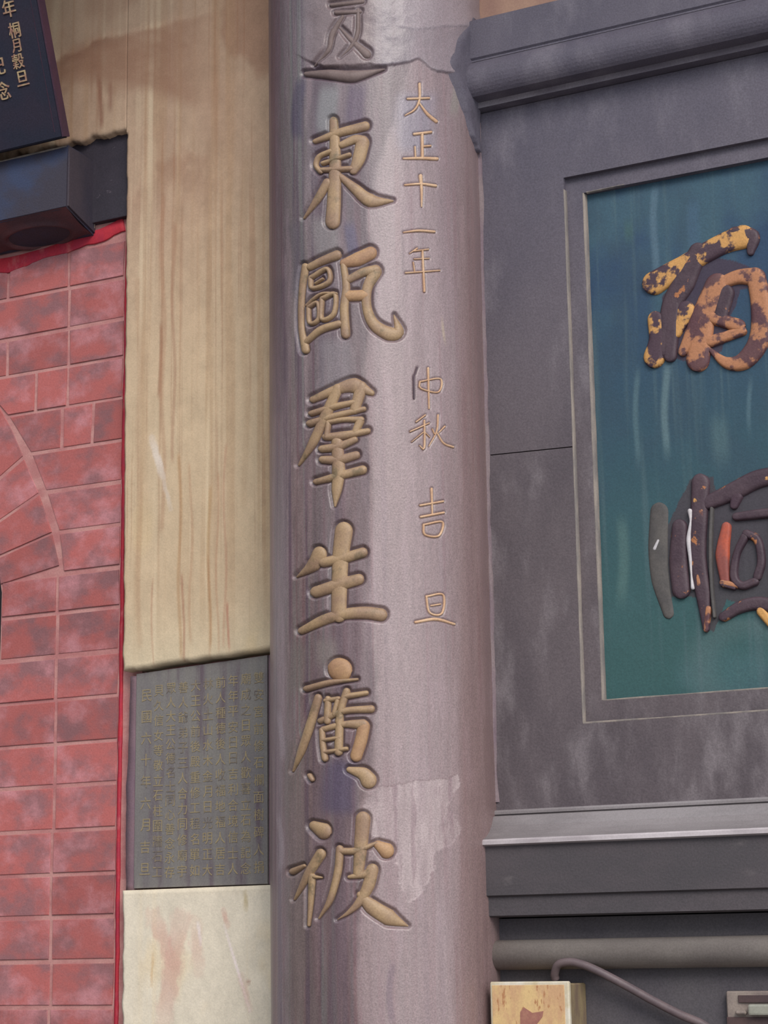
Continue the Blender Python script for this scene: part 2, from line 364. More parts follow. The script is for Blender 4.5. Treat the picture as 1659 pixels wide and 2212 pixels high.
# ------------------------------------------------------------------ cream plaster pier between bricks and column
wm = structure(prism('wall_middle', [(-.545, 0), (-.16, 0), (-.16, 3.95), (-.545, 3.95)], YB+.012, .34, 'mortar'))
def cream_paint(X, Z):
    px, py = project(np.stack([X, np.full_like(X, .06), Z], -1))
    C = np.ones(X.shape+(3,))*lin(198, 176, 148)
    C = mixc(C, lin(214, 200, 172), sstep(2.15, 1.95, Z)*.8)
    C = mixc(C, lin(222, 212, 194), sstep(1.66, 1.60, Z))
    # brown damp staining, stronger towards the roof
    st = fbm(X*9+3, Z*5, 5)
    C = mixc(C, lin(168, 136, 118), sstep(2.35, 3.0, Z)*(.35+.5*st))
    C = mixc(C, lin(150, 112, 92), sstep(.5, .62, fbm(X*7+9, Z*6+4, 5))*sstep(2.75, 3.0, Z)*.6)
    # vertical run-off streaks
    f = fbm(X*95, Z*1.6+2, 4); g = fbm(X*230+7, Z*2.2, 3)
    C = mixc(C, lin(170, 136, 104), sstep(.50, .76, f)*.38*sstep(1.9, 2.3, Z))
    C = mixc(C, lin(150, 104, 76), sstep(.62, .8, g)*.34*sstep(1.95, 2.3, Z))
    C = C*(1+.20*(fbm(X*40, Z*34+2, 5)-.5)+.12*(fbm(X*150, Z*120, 3)-.5))[..., None]
    C = mixc(C, lin(226, 208, 178), sstep(.6, .8, fbm(X*60+31, Z*1.3, 4))*.45)
    C = mixc(C, lin(222, 196, 150), sstep(.55, .75, fbm(X*14+50, Z*8, 4))*.3*sstep(2.6, 2.0, Z))
    # single drips with their own shape: (x, y0, y1, half width, strength) as seen
    for (x, y0, y1, hw, k, cc) in ((345, 700, 860, 3, .5, (140, 92, 70)), (395, 1240, 1432, 2.2, .45, (150, 84, 64)), (494, 1300, 1405, 2, .5, (170, 84, 70)), (330, 1250, 1440, 1.6, .35, (160, 100, 80)),
                                   (375, 480, 1000, 3, .4, (150, 104, 82)), (352, 420, 1150, 4, .35, (158, 112, 86)), (448, 300, 700, 5, .25, (150, 120, 96)), (216, 165, 276, 4, .6, (126, 76, 60)), (236, 175, 240, 3.5, .5, (128, 80, 64)),
                                   (452, 1050, 1400, 3, .4, (170, 132, 84)), (388, 980, 1424, 3, .45, (168, 126, 84)), (470, 1020, 1410, 2, .35, (172, 120, 92)), (486, 960, 1400, 2.4, .35, (174, 118, 96)), (452, 1200, 1420, 2, .3, (160, 104, 76)), (412, 1000, 1390, 2.5, .3, (160, 108, 78)), (300, 600, 1400, 5, .25, (166, 128, 100)), (530, 340, 1100, 6, .22, (168, 138, 108))):
        wob = 3*np.sin(py*.02+x); d = np.abs(px-x-wob)
        C = mixc(C, lin(*cc), k*sstep(hw*1.8, hw*.4, d)*sstep(y0-8, y0+12, py)*sstep(y1+10, y1-16, py)*(Z > 2.0))
    # brown stain above the beam
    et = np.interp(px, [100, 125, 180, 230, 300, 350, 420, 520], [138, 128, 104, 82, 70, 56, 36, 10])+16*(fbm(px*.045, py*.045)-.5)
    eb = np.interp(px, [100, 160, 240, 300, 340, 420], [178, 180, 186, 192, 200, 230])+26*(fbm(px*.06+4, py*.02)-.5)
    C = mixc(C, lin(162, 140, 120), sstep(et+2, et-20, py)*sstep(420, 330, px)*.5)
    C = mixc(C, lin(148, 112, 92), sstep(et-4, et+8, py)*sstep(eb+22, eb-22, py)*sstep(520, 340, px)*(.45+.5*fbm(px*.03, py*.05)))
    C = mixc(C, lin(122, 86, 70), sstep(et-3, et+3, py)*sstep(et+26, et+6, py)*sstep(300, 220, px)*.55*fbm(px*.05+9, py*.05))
    # white scrapes and pink rubs
    def scrape(x0, y0, x1, y1, hw, c, k):
        nonlocal C
        t = np.clip(((px-x0)*(x1-x0)+(py-y0)*(y1-y0))/((x1-x0)**2+(y1-y0)**2), 0, 1)
        d = np.hypot(px-x0-t*(x1-x0), py-y0-t*(y1-y0))+hw*.9*(fbm(px*.12, py*.05)-.5)
        C = mixc(C, lin(*c), k*sstep(hw, hw*.45, d)*(.35+.65*np.sin(np.pi*np.clip(t, .06, .94))))
    scrape(328, 945, 352, 1030, 9, (218, 206, 196), .8); scrape(350, 1020, 368, 1100, 6, (208, 196, 184), .6)
    scrape(427, 1992, 434, 2042, 4, (240, 236, 236), .9); scrape(484, 1998, 540, 2185, 3.2, (240, 226, 224), .9)
    scrape(332, 1975, 372, 2080, 22, (206, 160, 146), .55); scrape(392, 1980, 352, 2212, 26, (204, 156, 146), .55); scrape(420, 1990, 430, 2100, 18, (208, 164, 150), .4)
    scrape(482, 1965, 492, 2000, 8, (200, 142, 130), .5); scrape(520, 2110, 540, 2180, 10, (206, 162, 152), .4); scrape(535, 2118, 536, 2124, 7, (170, 130, 116), .7)
    scrape(530, 1925, 532, 1965, 6, (180, 160, 112), .6); scrape(330, 2060, 326, 2130, 4, (206, 172, 126), .6)
    C = mixc(C, lin(198, 146, 110), sstep(268, 262, px-8*fbm(py*.06, py*.01))*.0)
    return C
def plaster_slab(name, xl, xr, zb, zt, nx, nz, parent, label=None, amp=.0012, wob=.003):
    u = np.linspace(0, 1, nx)[:, None]; v = np.linspace(0, 1, nz)[None, :]
    Z0 = zb(0)+v*(zt(0)-zb(0))+0*u
    X = xl(Z0)+u*(xr(Z0)-xl(Z0))
    Zb = zb(X); Z = Zb+v*(zt(X)-Zb)
    X = X+wob*(fbm(Z*30, Z*2+1)-.5)*(1-u)**6*2*(Z < 2.995)
    Z = Z+wob*2.2*(fbm(X*45+3, X*3)-.5)*((1-v)**14)
    dl = np.where(Z > 3.004, 1.0, X-X[:1]); db = Z-Z[:, :1]; dt = Z[:, -1:]-Z
    edge = np.minimum(np.minimum(dl, db), dt)
    Y = .06+amp*2*(fbm(X*22, Z*9)-.5)+.0045*(1-sstep(0, .0055, edge))
    o = gridmesh(name, np.stack([X, Y, Z], -1), ['plaster'], parent, cream_paint(X, Z), skirt=YB+.012)
    return o
xl_ = lambda z: np.interp(z, [1.2, 1.40, 1.625, 2.0, 2.4, 3.0], [-.529, -.533, -.536, -.541, -.545, -.549])
plaster_slab('plaster_upper', xl_, lambda z: 0*z-.165, lambda x: 2.012+(x+.25)*.045+0*x, lambda x: 3.95+0*x, 170, 640, wm)
plaster_slab('plaster_lower', xl_, lambda z: 0*z-.165, lambda x: .0+0*x, lambda x: 1.6225+(x+.25)*.004, 150, 600, wm)
plaster_slab('plaster_over_beam', lambda z: 0*z-1.7, lambda z: 0*z-.549, lambda x: 3.010+(x+.55)*-.01+.010*(fbm(x*40, x*2)-.5)*2, lambda x: 3.95+0*x, 260, 220, wm)

# ------------------------------------------------------------------ dark wall, right of the column (below the ledges and behind the slab)
structure(prism('wall_right', [(.10, 0), (3.2, 0), (3.2, 1.558), (.10, 1.558)], .03, .30, 'darkwall'))
structure(prism('wall_right_core', [(.10, 1.56), (3.2, 1.56), (3.2, 3.95), (.10, 3.95)], .075, .30, 'darkwall')).name = 'wall_front'
wr = structure(prism('wall_upper', [(.12, 3.02), (3.2, 3.02), (3.2, 3.95), (.12, 3.95)], .045, .075, 'mortar'))
wr.data.materials.clear(); wr.data.materials.append(material('upper_tan_plaster', (166, 134, 116), (150, 118, 106), rough=.9, scale=(14, 14, 8), grain=.07, bump=.2, c3=(108, 88, 84), c3t=(.70, .74), c3s=(60, 60, 60)))

# lintel moulding along the top of the slab
def arc(cy, cz, r, a0, a1, n): return [(cy+r*math.cos(math.radians(a)), cz+r*math.sin(math.radians(a))) for a in np.linspace(a0, a1, n)]
prof = [(.045, 3.026), (-.010, 3.026), (-.013, 3.023), (-.013, 2.957), (-.010, 2.954), (-.010, 2.951)] + arc(.010, 2.918, .038, 118, 232, 13) + [(.010, 2.887), (.010, 2.877), (.075, 2.877)]
trim1 = structure(extrude_x('trim_1', prof, .10, 3.2, ['slab', 'slab_pale'], smooth=False, mi=[0]*(len(prof)-4)+[0, 1, 0, 0]))  # lower fillet in a paler slab colour

# grey painted rail under the slab: lip, hollow, paler nosing
prof = [(.06, 1.722), (.022, 1.722), (.020, 1.719), (.020, 1.7155), (.024, 1.714), (.014, 1.712)] + [(.010, 1.706), (.004, 1.697), (-.004, 1.688), (-.013, 1.681), (-.024, 1.6755), (-.0265, 1.673), (-.0265, 1.6675), (-.018, 1.6655), (.06, 1.6655)]
mi = [0, 0, 0, 0, 0, 0, 0, 0, 0, 0, 1, 1, 1, 0, 0]
trim2 = structure(extrude_x('trim_2', prof, .115, 3.2, ['rail', 'rail_edge'], mi=mi))
# plank with a chamfered lower band
prof = [(.06, 1.6655), (-.018, 1.6655), (-.018, 1.592), (-.012, 1.5895), (-.012, 1.562), (-.006, 1.560), (.06, 1.560)]
trim3 = structure(extrude_x('trim_3', prof, .115, 3.2, ['plank'], mi=None))
# rounded ledge in the recess
prof = [(.075, 1.526), (.030, 1.526)] + arc(.018, 1.504, .0225, 100, 255, 9) + [(.030, 1.482), (.075, 1.482)]
trim4 = structure(extrude_x('trim_4', prof, .12, 3.2, ['torus'], smooth=True))

# ================================================================== STONE COLUMN
column = empty('column', (0, 0, 0), 'tall round purple-grey painted column carved with gilded characters, between cream pier and dark slab', 'column')
A3, A4 = (.28933, 580, 480), (.28933, 580, 980); A2 = (.28933, 580, 0); A5 = (.30139, 560, 1400); A0 = (.18083, 600, 0)
d43 = 1728
BIG = {
 'top': (A0, [([(330, 880), (600, 880), (900, 900), (1270, 820)], [60, 110, 130, 24], 1), ([(770, 200), (650, 400), (600, 600), (430, 780)], [50, 70, 60, 15], 1),
             ([(700, 150), (980, 140)], [60, 50], 1), ([(960, 120), (950, 400), (870, 560), (740, 690)], [50, 60, 50, 16], 1), ([(740, 330), (880, 480), (1060, 640)], [40, 70, 110], 1), ([(640, 60), (1010, 20)], [50, 60], 1)]),
 'east': (A2, [([(340, 1050), (520, 985), (720, 935)], [35, 55, 65]), ([(480, 900), (490, 1200), (480, 1500), (470, 1650)], [60, 80, 95, 100]), ([(540, 1075), (640, 1035), (700, 1050)], [45, 60, 85]), ([(700, 1060), (670, 1180), (630, 1265)], [95, 90, 60]),
              ([(455, 1125), (370, 1165), (345, 1230), (380, 1275)], [35, 35, 35, 40]), ([(400, 1215), (600, 1150)], [32, 32]), ([(390, 1265), (610, 1255)], [36, 40]), ([(430, 1360), (350, 1490), (255, 1625)], [60, 50, 14]),
              ([(530, 1310), (640, 1400), (760, 1490), (930, 1495)], [40, 70, 95, 14])]),
 'ou': (A3, [([(505, 240), (390, 285), (300, 330)], [65, 55, 50]), ([(265, 330), (240, 500), (232, 760), (265, 950)], [50, 44, 40, 55]), ([(270, 890), (380, 800), (520, 755)], [40, 50, 50]),
             ([(310, 410), (430, 345), (445, 440), (320, 490), (305, 420)], [34]), ([(345, 455), (400, 420)], [18]), ([(295, 630), (360, 600), (365, 720), (300, 750), (290, 640)], [30]), ([(395, 565), (490, 535), (480, 680), (390, 720), (390, 575)], [34]), ([(280, 620), (330, 570), (400, 530), (500, 530)], [24]),
             ([(560, 300), (660, 270), (760, 225)], [60, 95, 90], 2), ([(555, 320), (575, 480), (560, 640), (570, 830)], [45, 55, 60, 66]), ([(590, 425), (700, 370), (800, 350)], [50, 60, 70]), ([(800, 365), (735, 490), (735, 640), (790, 760), (900, 825), (975, 810), (940, 690)], [85, 70, 66, 80, 95, 80, 10]), ([(590, 545), (710, 540)], [75, 75], 2)]),
 'qun': (A3, [([(320, 1320), (500, 1245), (640, 1215), (770, 1270)], [46, 66, 105, 40]), ([(690, 1230), (640, 1390)], [85, 70]), ([(310, 1425), (480, 1375), (640, 1340)], [40, 46, 40]), ([(510, 1240), (420, 1430), (320, 1640), (215, 1810)], [70, 72, 60, 16]), ([(300, 1500), (500, 1440), (710, 1390)], [50, 45, 35]),
              ([(440, 1490), (560, 1470), (690, 1470)], [34, 38, 44]), ([(680, 1480), (640, 1570)], [60, 48]), ([(440, 1500), (425, 1600)], [36, 36]), ([(420, 1600), (540, 1590), (740, 1555)], [50, 60, 40]),
              ([(390, 1690), (520, 1670), (640, 1620)], [50, 60, 44]), ([(395, 1770), (520, 1770), (650, 1735)], [52, 66, 56]), ([(345, 1935), (520, 1890), (700, 1845)], [40, 56, 62]), ([(505, 1640), (515, 1850), (500, 2000), (488, 2115)], [80, 92, 70, 14])]),
 'sheng': (A4, [([(555, 575), (530, 760), (520, 1000), (515, 1200)], [125, 112, 108, 104]), ([(370, 745), (320, 830), (200, 918)], [100, 90, 12]), ([(400, 810), (560, 775), (700, 735)], [66, 72, 70]), ([(345, 1030), (520, 975), (670, 935)], [78, 84, 76]), ([(235, 1320), (400, 1240), (560, 1195), (720, 1185), (840, 1200)], [50, 72, 74, 86, 88])]),
 'guang': (A5, [([(566, 150), (578, 154)], [150, 150], 2), ([(330, 290), (500, 245), (700, 222)], [42, 40, 18]), ([(412, 355), (350, 560), (290, 730), (230, 880)], [52, 58, 50, 12]), ([(485, 365), (478, 520)], [44, 48]), ([(555, 375), (530, 470)], [34, 34]), ([(470, 375), (560, 360)], [32, 32]), ([(620, 310), (590, 400), (560, 520)], [50, 46, 44]), ([(610, 345), (765, 320)], [40, 34]), ([(430, 520), (600, 450), (800, 435)], [40, 42, 52]),
              ([(440, 590), (448, 700), (462, 790)], [38, 42, 44]), ([(450, 580), (600, 545), (740, 545)], [40, 42, 70]), ([(745, 560), (725, 660), (690, 770)], [84, 84, 80], 2), ([(570, 490), (560, 740)], [52, 58]), ([(450, 660), (570, 640)], [28, 28]), ([(465, 745), (620, 720)], [30, 30]),
              ([(640, 870), (740, 900), (780, 945)], [40, 90, 110]), ([(355, 915), (370, 940)], [36, 34])]),
 'bei': (A5, [([(385, 1275), (450, 1310)], [70, 110]), ([(430, 1475), (340, 1620), (240, 1800)], [70, 62, 14]), ([(368, 1640), (360, 1800), (345, 1985)], [50, 40, 22]), ([(230, 1600), (310, 1560)], [46, 26]), ([(390, 1640), (440, 1645)], [30, 14]),
             ([(570, 1440), (555, 1600), (500, 1800), (420, 1935)], [52, 52, 44, 12]), ([(580, 1455), (700, 1450), (840, 1395)], [46, 46, 24]), ([(740, 1225), (725, 1400), (705, 1610)], [100, 92, 70]), ([(850, 1410), (910, 1450)], [60, 105], 2), ([(640, 1640), (760, 1620), (800, 1590)], [26, 56, 70]), ([(808, 1590), (780, 1700), (720, 1810), (640, 1890), (555, 1945)], [84, 84, 60, 32, 8]), ([(720, 1770), (800, 1850), (930, 1930), (1065, 1990)], [50, 100, 110, 14])]),
}
SMALL = {
 'da': (A2, [([(1040, 737), (1200, 732)], [20]), ([(1130, 625), (1130, 740), (1095, 815), (1022, 860)], [22, 20, 20, 12]), ([(1130, 770), (1190, 850), (1255, 905)], [14, 26, 30])]),
 'zheng': (A2, [([(1090, 1000), (1215, 985)], [24]), ([(1150, 1000), (1152, 1180)], [24]), ([(1095, 1095), (1100, 1180)], [14]), ([(1155, 1092), (1210, 1088)], [20]), ([(1010, 1182), (1140, 1180), (1260, 1185)], [18, 26, 30])]),
 'shi': (A2, [([(1020, 1380), (1140, 1372), (1250, 1386)], [18, 22, 26]), ([(1138, 1312), (1146, 1420), (1146, 1540)], [32, 22, 12])]),
 'yi': (A3, [([(1010, 75), (1120, 62), (1240, 70)], [14, 22, 22])]),
 'nian': (A3, [([(1110, 195), (1055, 232)], [16, 8]), ([(1085, 215), (1195, 202)], [14]), ([(1152, 215), (1166, 515)], [18, 20]), ([(1090, 275), (1200, 270)], [12]), ([(1082, 300), (1092, 365)], [12]), ([(1025, 378), (1280, 360)], [16, 14])]),
 'zhong': (A3, [([(1112, 1085), (1085, 1160)], [14, 10], 1), ([(1086, 1150), (1088, 1315)], [16, 12], 1), ([(1132, 1190), (1285, 1170), (1270, 1268), (1138, 1240), (1132, 1190)], [16]), ([(1194, 1090), (1201, 1390)], [20, 14])]),
 'qiu': (A3, [([(1172, 1440), (1105, 1490)], [14]), ([(1060, 1562), (1200, 1500)], [14]), ([(1166, 1480), (1165, 1685), (1130, 1668)], [16, 18, 10]), ([(1155, 1570), (1070, 1640)], [10, 8]), ([(1170, 1570), (1205, 1605)], [10]), ([(1268, 1440), (1258, 1560), (1200, 1672)], [16, 14, 8]), ([(1225, 1545), (1240, 1580)], [12]), ([(1318, 1525), (1275, 1570)], [16, 10]), ([(1262, 1575), (1310, 1650), (1380, 1678)], [14, 18, 20])]),
 'ji': (A4, [([(1220, 262), (1226, 450)], [22, 14]), ([(1135, 386), (1305, 356)], [20]), ([(1140, 472), (1310, 440)], [22]), ([(1162, 530), (1300, 510), (1275, 612), (1170, 604), (1160, 530)], [20])]),
 'dan': (A4, [([(1180, 1066), (1305, 1054), (1297, 1192), (1205, 1186), (1180, 1066)], [20]), ([(1215, 1135), (1285, 1124)], [16]), ([(1100, 1258), (1250, 1236), (1390, 1272)], [26, 30, 22])]),
}
BIG = {k: (tf, [(st[0], [x*1.12 for x in st[1]]) + tuple(st[2:]) for st in sts]) for k, (tf, sts) in BIG.items()}
SMALL = {k: (tf, [(st[0], [x*.86 for x in st[1]]) + tuple(st[2:]) for st in sts]) for k, (tf, sts) in SMALL.items()}
def build_shaft():
    ph = np.concatenate([np.linspace(-1.75, -1.0, 40, endpoint=False), np.linspace(-1.0, 1.15, 300, endpoint=False), np.linspace(1.15, 1.9, 60)])
    zz = np.concatenate([np.linspace(0, 1.34, 8, endpoint=False), np.linspace(1.34, 3.10, 1150, endpoint=False), np.linspace(3.10, 3.95, 24)])
    PH, Z = np.meshgrid(ph, zz, indexing='ij')
    S = np.sin(PH); Cc = -np.cos(PH)
    px, py = project(np.stack([S*RC, Cc*RC, Z], -1))
    fine = (Z > 1.33) & (Z < 3.11)
    def field(D):
        out = np.full(px.shape, 60.0)
        for tf, sts in D.values():
            for st in sts:
                p, w_ = smooth_line(np.array(st[0], float)*tf[0]+[tf[1], tf[2]], np.array(st[1], float)*tf[0], 3.0)
                x0, y0 = p.min(0)-w_.max()-14; x1, y1 = p.max(0)+w_.max()+14
                rows = np.where((py[150] > y0-20) & (py[150] < y1+20))[0]
                if not len(rows): continue
                sl = np.s_[:, rows[0]:rows[-1]+1]; qx = px[sl]; qy = py[sl]; cur = out[sl]
                cm = (qx[:, 0] > x0-6) & (qx[:, 0] < x1+6) & (np.abs(ph) < 1.3)
                ii = np.where(cm)[0]
                if not len(ii): continue
                a, b = ii[0], ii[-1]+1
                d = np.min(np.hypot(qx[a:b, :, None]-p[:, 0], qy[a:b, :, None]-p[:, 1])-w_/2, axis=2)
                cur[a:b] = np.minimum(cur[a:b], d)
        return out
    db = field(BIG); ds = field(SMALL)
    h = -.0045*sstep(6.5, 0.5, db) - .0016*sstep(3.0, .2, ds)
    n1 = fbm(PH*6, Z*3, 4)-.5
    h = h+.0012*n1*1.5
    # peeling plaster skin at the top (ragged lower edge)
    e = np.interp(px, [560, 640, 700, 790, 850, 905, 930, 960, 1040], [70, 118, 146, 142, 140, 128, 148, 158, 150])+8*(fbm(px*.05, px*.01+3)-.5)
    skin = sstep(2.5, -2.5, py-e)*sstep(625, 700, px)*fine
    e2 = np.interp(px, [820, 860, 900, 960], [30, 60, 66, 58]); skin2 = sstep(3, -3, py-e2)*sstep(840, 880, px)
    h = h+.0035*skin+.0012*skin2*fine+.004*skin*(fbm(px*.018, py*.018, 4)-.5)
    # ridge of hardened mortar where the column meets the slab
    # colours
    C = np.ones(PH.shape+(3,))*lin(122, 104, 104)
    C = mixc(C, lin(116, 108, 116), sstep(2.2, 2.8, Z)*.6)
    C = mixc(C, lin(150, 135, 138), sstep(.45, .7, fbm(PH*3+4, Z*2, 4))*.45)
    st = fbm(PH*16+1, Z*1.4, 4); s2 = fbm(PH*34+8, Z*2.1+3, 4)
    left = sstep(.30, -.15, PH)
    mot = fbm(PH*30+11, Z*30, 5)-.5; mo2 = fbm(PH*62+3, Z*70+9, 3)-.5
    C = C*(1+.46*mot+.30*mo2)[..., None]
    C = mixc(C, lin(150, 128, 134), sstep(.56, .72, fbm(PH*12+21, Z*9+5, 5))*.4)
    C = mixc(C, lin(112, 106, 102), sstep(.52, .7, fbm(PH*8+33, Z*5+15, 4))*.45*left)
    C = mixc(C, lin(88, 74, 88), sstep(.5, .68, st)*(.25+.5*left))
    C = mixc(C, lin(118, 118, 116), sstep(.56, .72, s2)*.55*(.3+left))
    C = mixc(C, lin(112, 70, 78), sstep(.58, .74, fbm(PH*28+40, Z*3, 4))*.35)
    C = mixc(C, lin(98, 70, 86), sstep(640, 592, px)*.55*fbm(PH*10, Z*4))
    # left: dark drips with painted shade; right: the sky's reflection painted pale
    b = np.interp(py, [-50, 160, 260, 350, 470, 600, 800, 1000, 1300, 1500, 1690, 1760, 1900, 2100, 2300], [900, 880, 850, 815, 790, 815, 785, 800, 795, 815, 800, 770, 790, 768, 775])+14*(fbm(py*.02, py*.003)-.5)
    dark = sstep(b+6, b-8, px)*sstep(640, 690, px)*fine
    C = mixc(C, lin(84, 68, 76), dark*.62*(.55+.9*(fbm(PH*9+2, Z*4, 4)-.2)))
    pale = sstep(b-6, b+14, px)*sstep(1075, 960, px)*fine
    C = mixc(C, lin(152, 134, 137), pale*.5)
    C = mixc(C, lin(124, 100, 98), sstep(965, 1020, px+30*(fbm(PH*10, Z*3)-.5))*.55*fine)
    for (x, y0, y1, hw, c, k) in ((710, 185, 290, 24, (128, 128, 130), .7), (645, 170, 300, 14, (74, 66, 88), .7), (770, 180, 270, 22, (86, 70, 92), .6), (705, 470, 560, 30, (132, 126, 126), .6), (760, 480, 560, 14, (80, 76, 104), .6), (720, 730, 850, 40, (130, 124, 128), .5),
                               (900, 200, 330, 46, (128, 126, 142), .5), (985, 180, 250, 10, (138, 132, 128), .7), (640, 480, 640, 16, (96, 90, 98), .5), (600, 600, 900, 20, (88, 78, 88), .4), (735, 1640, 1760, 40, (78, 70, 92), .7), (640, 1390, 1500, 20, (118, 110, 106), .5), (700, 1380, 1440, 26, (128, 120, 116), .5),
                               (640, 1600, 2212, 26, (110, 98, 94), .5), (846, 2080, 2212, 8, (112, 94, 104), .6), (606, 1540, 1640, 6, (150, 136, 142), .6), (604, 1760, 1880, 6, (148, 134, 140), .6), (960, 690, 740, 3, (176, 160, 136), .5)):
        C = mixc(C, lin(*c), k*sstep(hw*1.25, hw*.5, np.abs(px-x+5*np.sin(py*.03)))*sstep(y0-14, y0+20, py)*sstep(y1+14, y1-20, py)*fine)
    C = mixc(C, lin(138, 130, 138), skin*.55); C = mixc(C, lin(156, 144, 150), skin2*.5*fine)
    C = mixc(C, lin(112, 92, 90), sstep(640, 680, px)*sstep(830, 790, px)*skin*.6)
    # flaked patch under the sixth character: sharp torn outline
    poly = [(812, 1702), (850, 1694), (905, 1688), (960, 1680), (994, 1670), (992, 1694), (975, 1716), (968, 1740), (985, 1762), (994, 1788), (986, 1816), (962, 1828), (940, 1836), (936, 1880), (905, 1935), (880, 1950), (862, 1900), (850, 1830), (800, 1800), (785, 1740)]
    wx = px+16*(fbm(px*.07, py*.07)-.5); wy = py+12*(fbm(px*.07+9, py*.07)-.5)
    ip = (inpoly(wx, wy, poly) & fine).astype(float)
    soft = np.clip(fbm(PH*14, Z*16, 5)*1.9-.35, 0, 1)
    C = mixc(C, lin(176, 160, 160), ip*.62*soft); C = mixc(C, lin(116, 90, 98), ip*.45*sstep(.56, .7, fbm(PH*20+5, Z*14+8, 4))); h = h-.0005*ip
    C = mixc(C, lin(74, 60, 70), sstep(5.5, 1.5, db)*.3)  # recess shade painted round the big carved strokes
    C = mixc(C, lin(70, 58, 66), sstep(2.6, .5, ds)*.45*sstep(-2.5, 0, ds+1.5))  # same painted shade, thinner, round the small strokes
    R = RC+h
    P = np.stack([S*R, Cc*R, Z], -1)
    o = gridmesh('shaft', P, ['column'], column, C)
    return o
build_shaft()
def col_surf(px, py, h):
    a, z = on_column(px, py); R = RC+h; return (math.sin(a)*R, -math.cos(a)*R, z)
gold_col = material('gilded_carving', (158, 132, 102), (140, 114, 94), rough=.5, scale=(24, 24, 24), grain=.12, bump=.15, c3=(116, 100, 78), c3t=(.55, .7), c3s=(32, 32, 32))
for k, (tf, sts) in BIG.items():
    o = strokes_mesh('carved_character', sts, tf, col_surf, .0012 if k != 'top' else .0022, -.0047, column, [gold_col, MT['faded'], MT['orange_gold']])
for k, (tf, sts) in SMALL.items():
    strokes_mesh('small_character', sts, tf, col_surf, .0010, -.0018, column, [MT['fine_gold'], MT['unpainted']])
# hardened caulk running up the joint between column and slab
zs = np.linspace(1.735, 2.86, 160)
cx = .176+.004*(fbm(zs*14, zs*2)-.5)+.006*np.maximum(0, fbm(zs*9+4, zs)-.6)*4*(zs > 2.2)
P = []
for k in range(9):
    a = math.pi*k/8
    rr = .0065+.006*(fbm(zs*22+3, zs*3+k*.35)-.5)
    P.append(np.stack([cx-np.cos(a)*rr*1.0, .031-np.sin(a)*rr*1.1, zs], 1))
gridmesh('mortar_bead', np.array(P), ['caulk'], column)
# cement smeared over the joint at the lintel end
P = []
pyv = np.linspace(36, 330, 70)
lx = np.interp(pyv, [36, 60, 80, 130, 165, 220, 300, 330], [1012, 996, 976, 956, 968, 990, 1018, 1030])+9*(fbm(pyv*.05, pyv*.01)-.5)
for k in range(14):
    t = k/13; row = []
    for x, y in zip(lx, pyv):
        a0, z = on_column(x, y); a = a0+(math.radians(97)-a0)*t
        r = RC-.001+.0065*float(sstep(0, .3, t))+.006*float(fbm(a*9, z*26, 3)-.4)*float(sstep(0, .25, t)); row.append((math.sin(a)*r, -math.cos(a)*r, z))
    P.append(row)
gridmesh('cement_smear', np.array(P), ['slab'], column)

# ================================================================== INSCRIBED SLAB (right)
slab = empty('inscribed_slab', (.9, .03, 1.72), 'dark framed stone slab with sunken teal field and two big flaking gold characters', 'wall panel')
def S_(o): return adopt(o, slab)
XL0, XF0, XT0 = .15, .326, .3555                                     # slab edge, frame edge, teal field edge
XT1, XF1, XL1 = 1.20, 1.232, 1.42
ZB0, ZB1, ZF0, ZT0, ZT1, ZF1 = 1.7215, 1.7215, 1.8485, 1.8825, 2.706, 2.7345
S_(prism('stone_board', [(XL0, ZB0), (XF0, ZB0), (XF0, 2.283), (XL0, 2.2885)], .03, .075, 'slab'))
S_(prism('stone_board', [(XL0, 2.2902), (XF0, 2.2847), (XF0, 2.876), (XL0, 2.876)], .03, .075, 'slab'))
S_(prism('stone_board', [(XF0+.0, ZF1), (XF1, ZF1), (XF1, 2.876), (XF0, 2.876)], .03, .075, 'slab'))
S_(prism('stone_board', [(XF0+.0, ZB0), (XF1, ZB0), (XF1, ZF0), (XF0, ZF0)], .03, .075, 'slab'))
S_(prism('stone_board', [(XF1, ZB0), (XL1, ZB0), (XL1, 2.876), (XF1, 2.876)], .03, .075, 'slab'))
YF, YT = .040, .052
for poly in ([(XF0, ZF0), (XT0, ZT0), (XT0, ZT1), (XF0, ZF1)], [(XF0, ZF0), (XF1, ZF0), (XT1, ZT0), (XT0, ZT0)], [(XF1, ZF0), (XF1, ZF1), (XT1, ZT1), (XT1, ZT0)], [(XF0, ZF1), (XT0, ZT1), (XT1, ZT1), (XF1, ZF1)]):
    S_(prism('frame_moulding', poly, YF, .075, 'slab'))
# arrises: rubbed edges and caught light painted as narrow pale chamfers
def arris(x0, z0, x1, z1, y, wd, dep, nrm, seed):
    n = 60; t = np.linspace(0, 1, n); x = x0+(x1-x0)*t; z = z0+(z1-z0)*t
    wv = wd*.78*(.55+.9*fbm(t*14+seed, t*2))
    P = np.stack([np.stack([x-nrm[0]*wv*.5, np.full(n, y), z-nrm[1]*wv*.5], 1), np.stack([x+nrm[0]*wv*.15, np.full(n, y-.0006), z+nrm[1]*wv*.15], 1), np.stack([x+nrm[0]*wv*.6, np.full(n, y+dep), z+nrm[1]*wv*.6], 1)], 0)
    return S_(gridmesh('worn_lit_edge', P, ['slab_edge']))
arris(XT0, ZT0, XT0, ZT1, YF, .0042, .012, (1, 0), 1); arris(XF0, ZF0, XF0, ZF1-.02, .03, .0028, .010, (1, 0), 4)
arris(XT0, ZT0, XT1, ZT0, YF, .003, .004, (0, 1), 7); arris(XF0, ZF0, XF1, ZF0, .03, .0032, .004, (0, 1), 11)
arris(XT0+.005, ZT1, XT0+.07, ZT1+.001, YF, .0026, .004, (0, -1), 14)
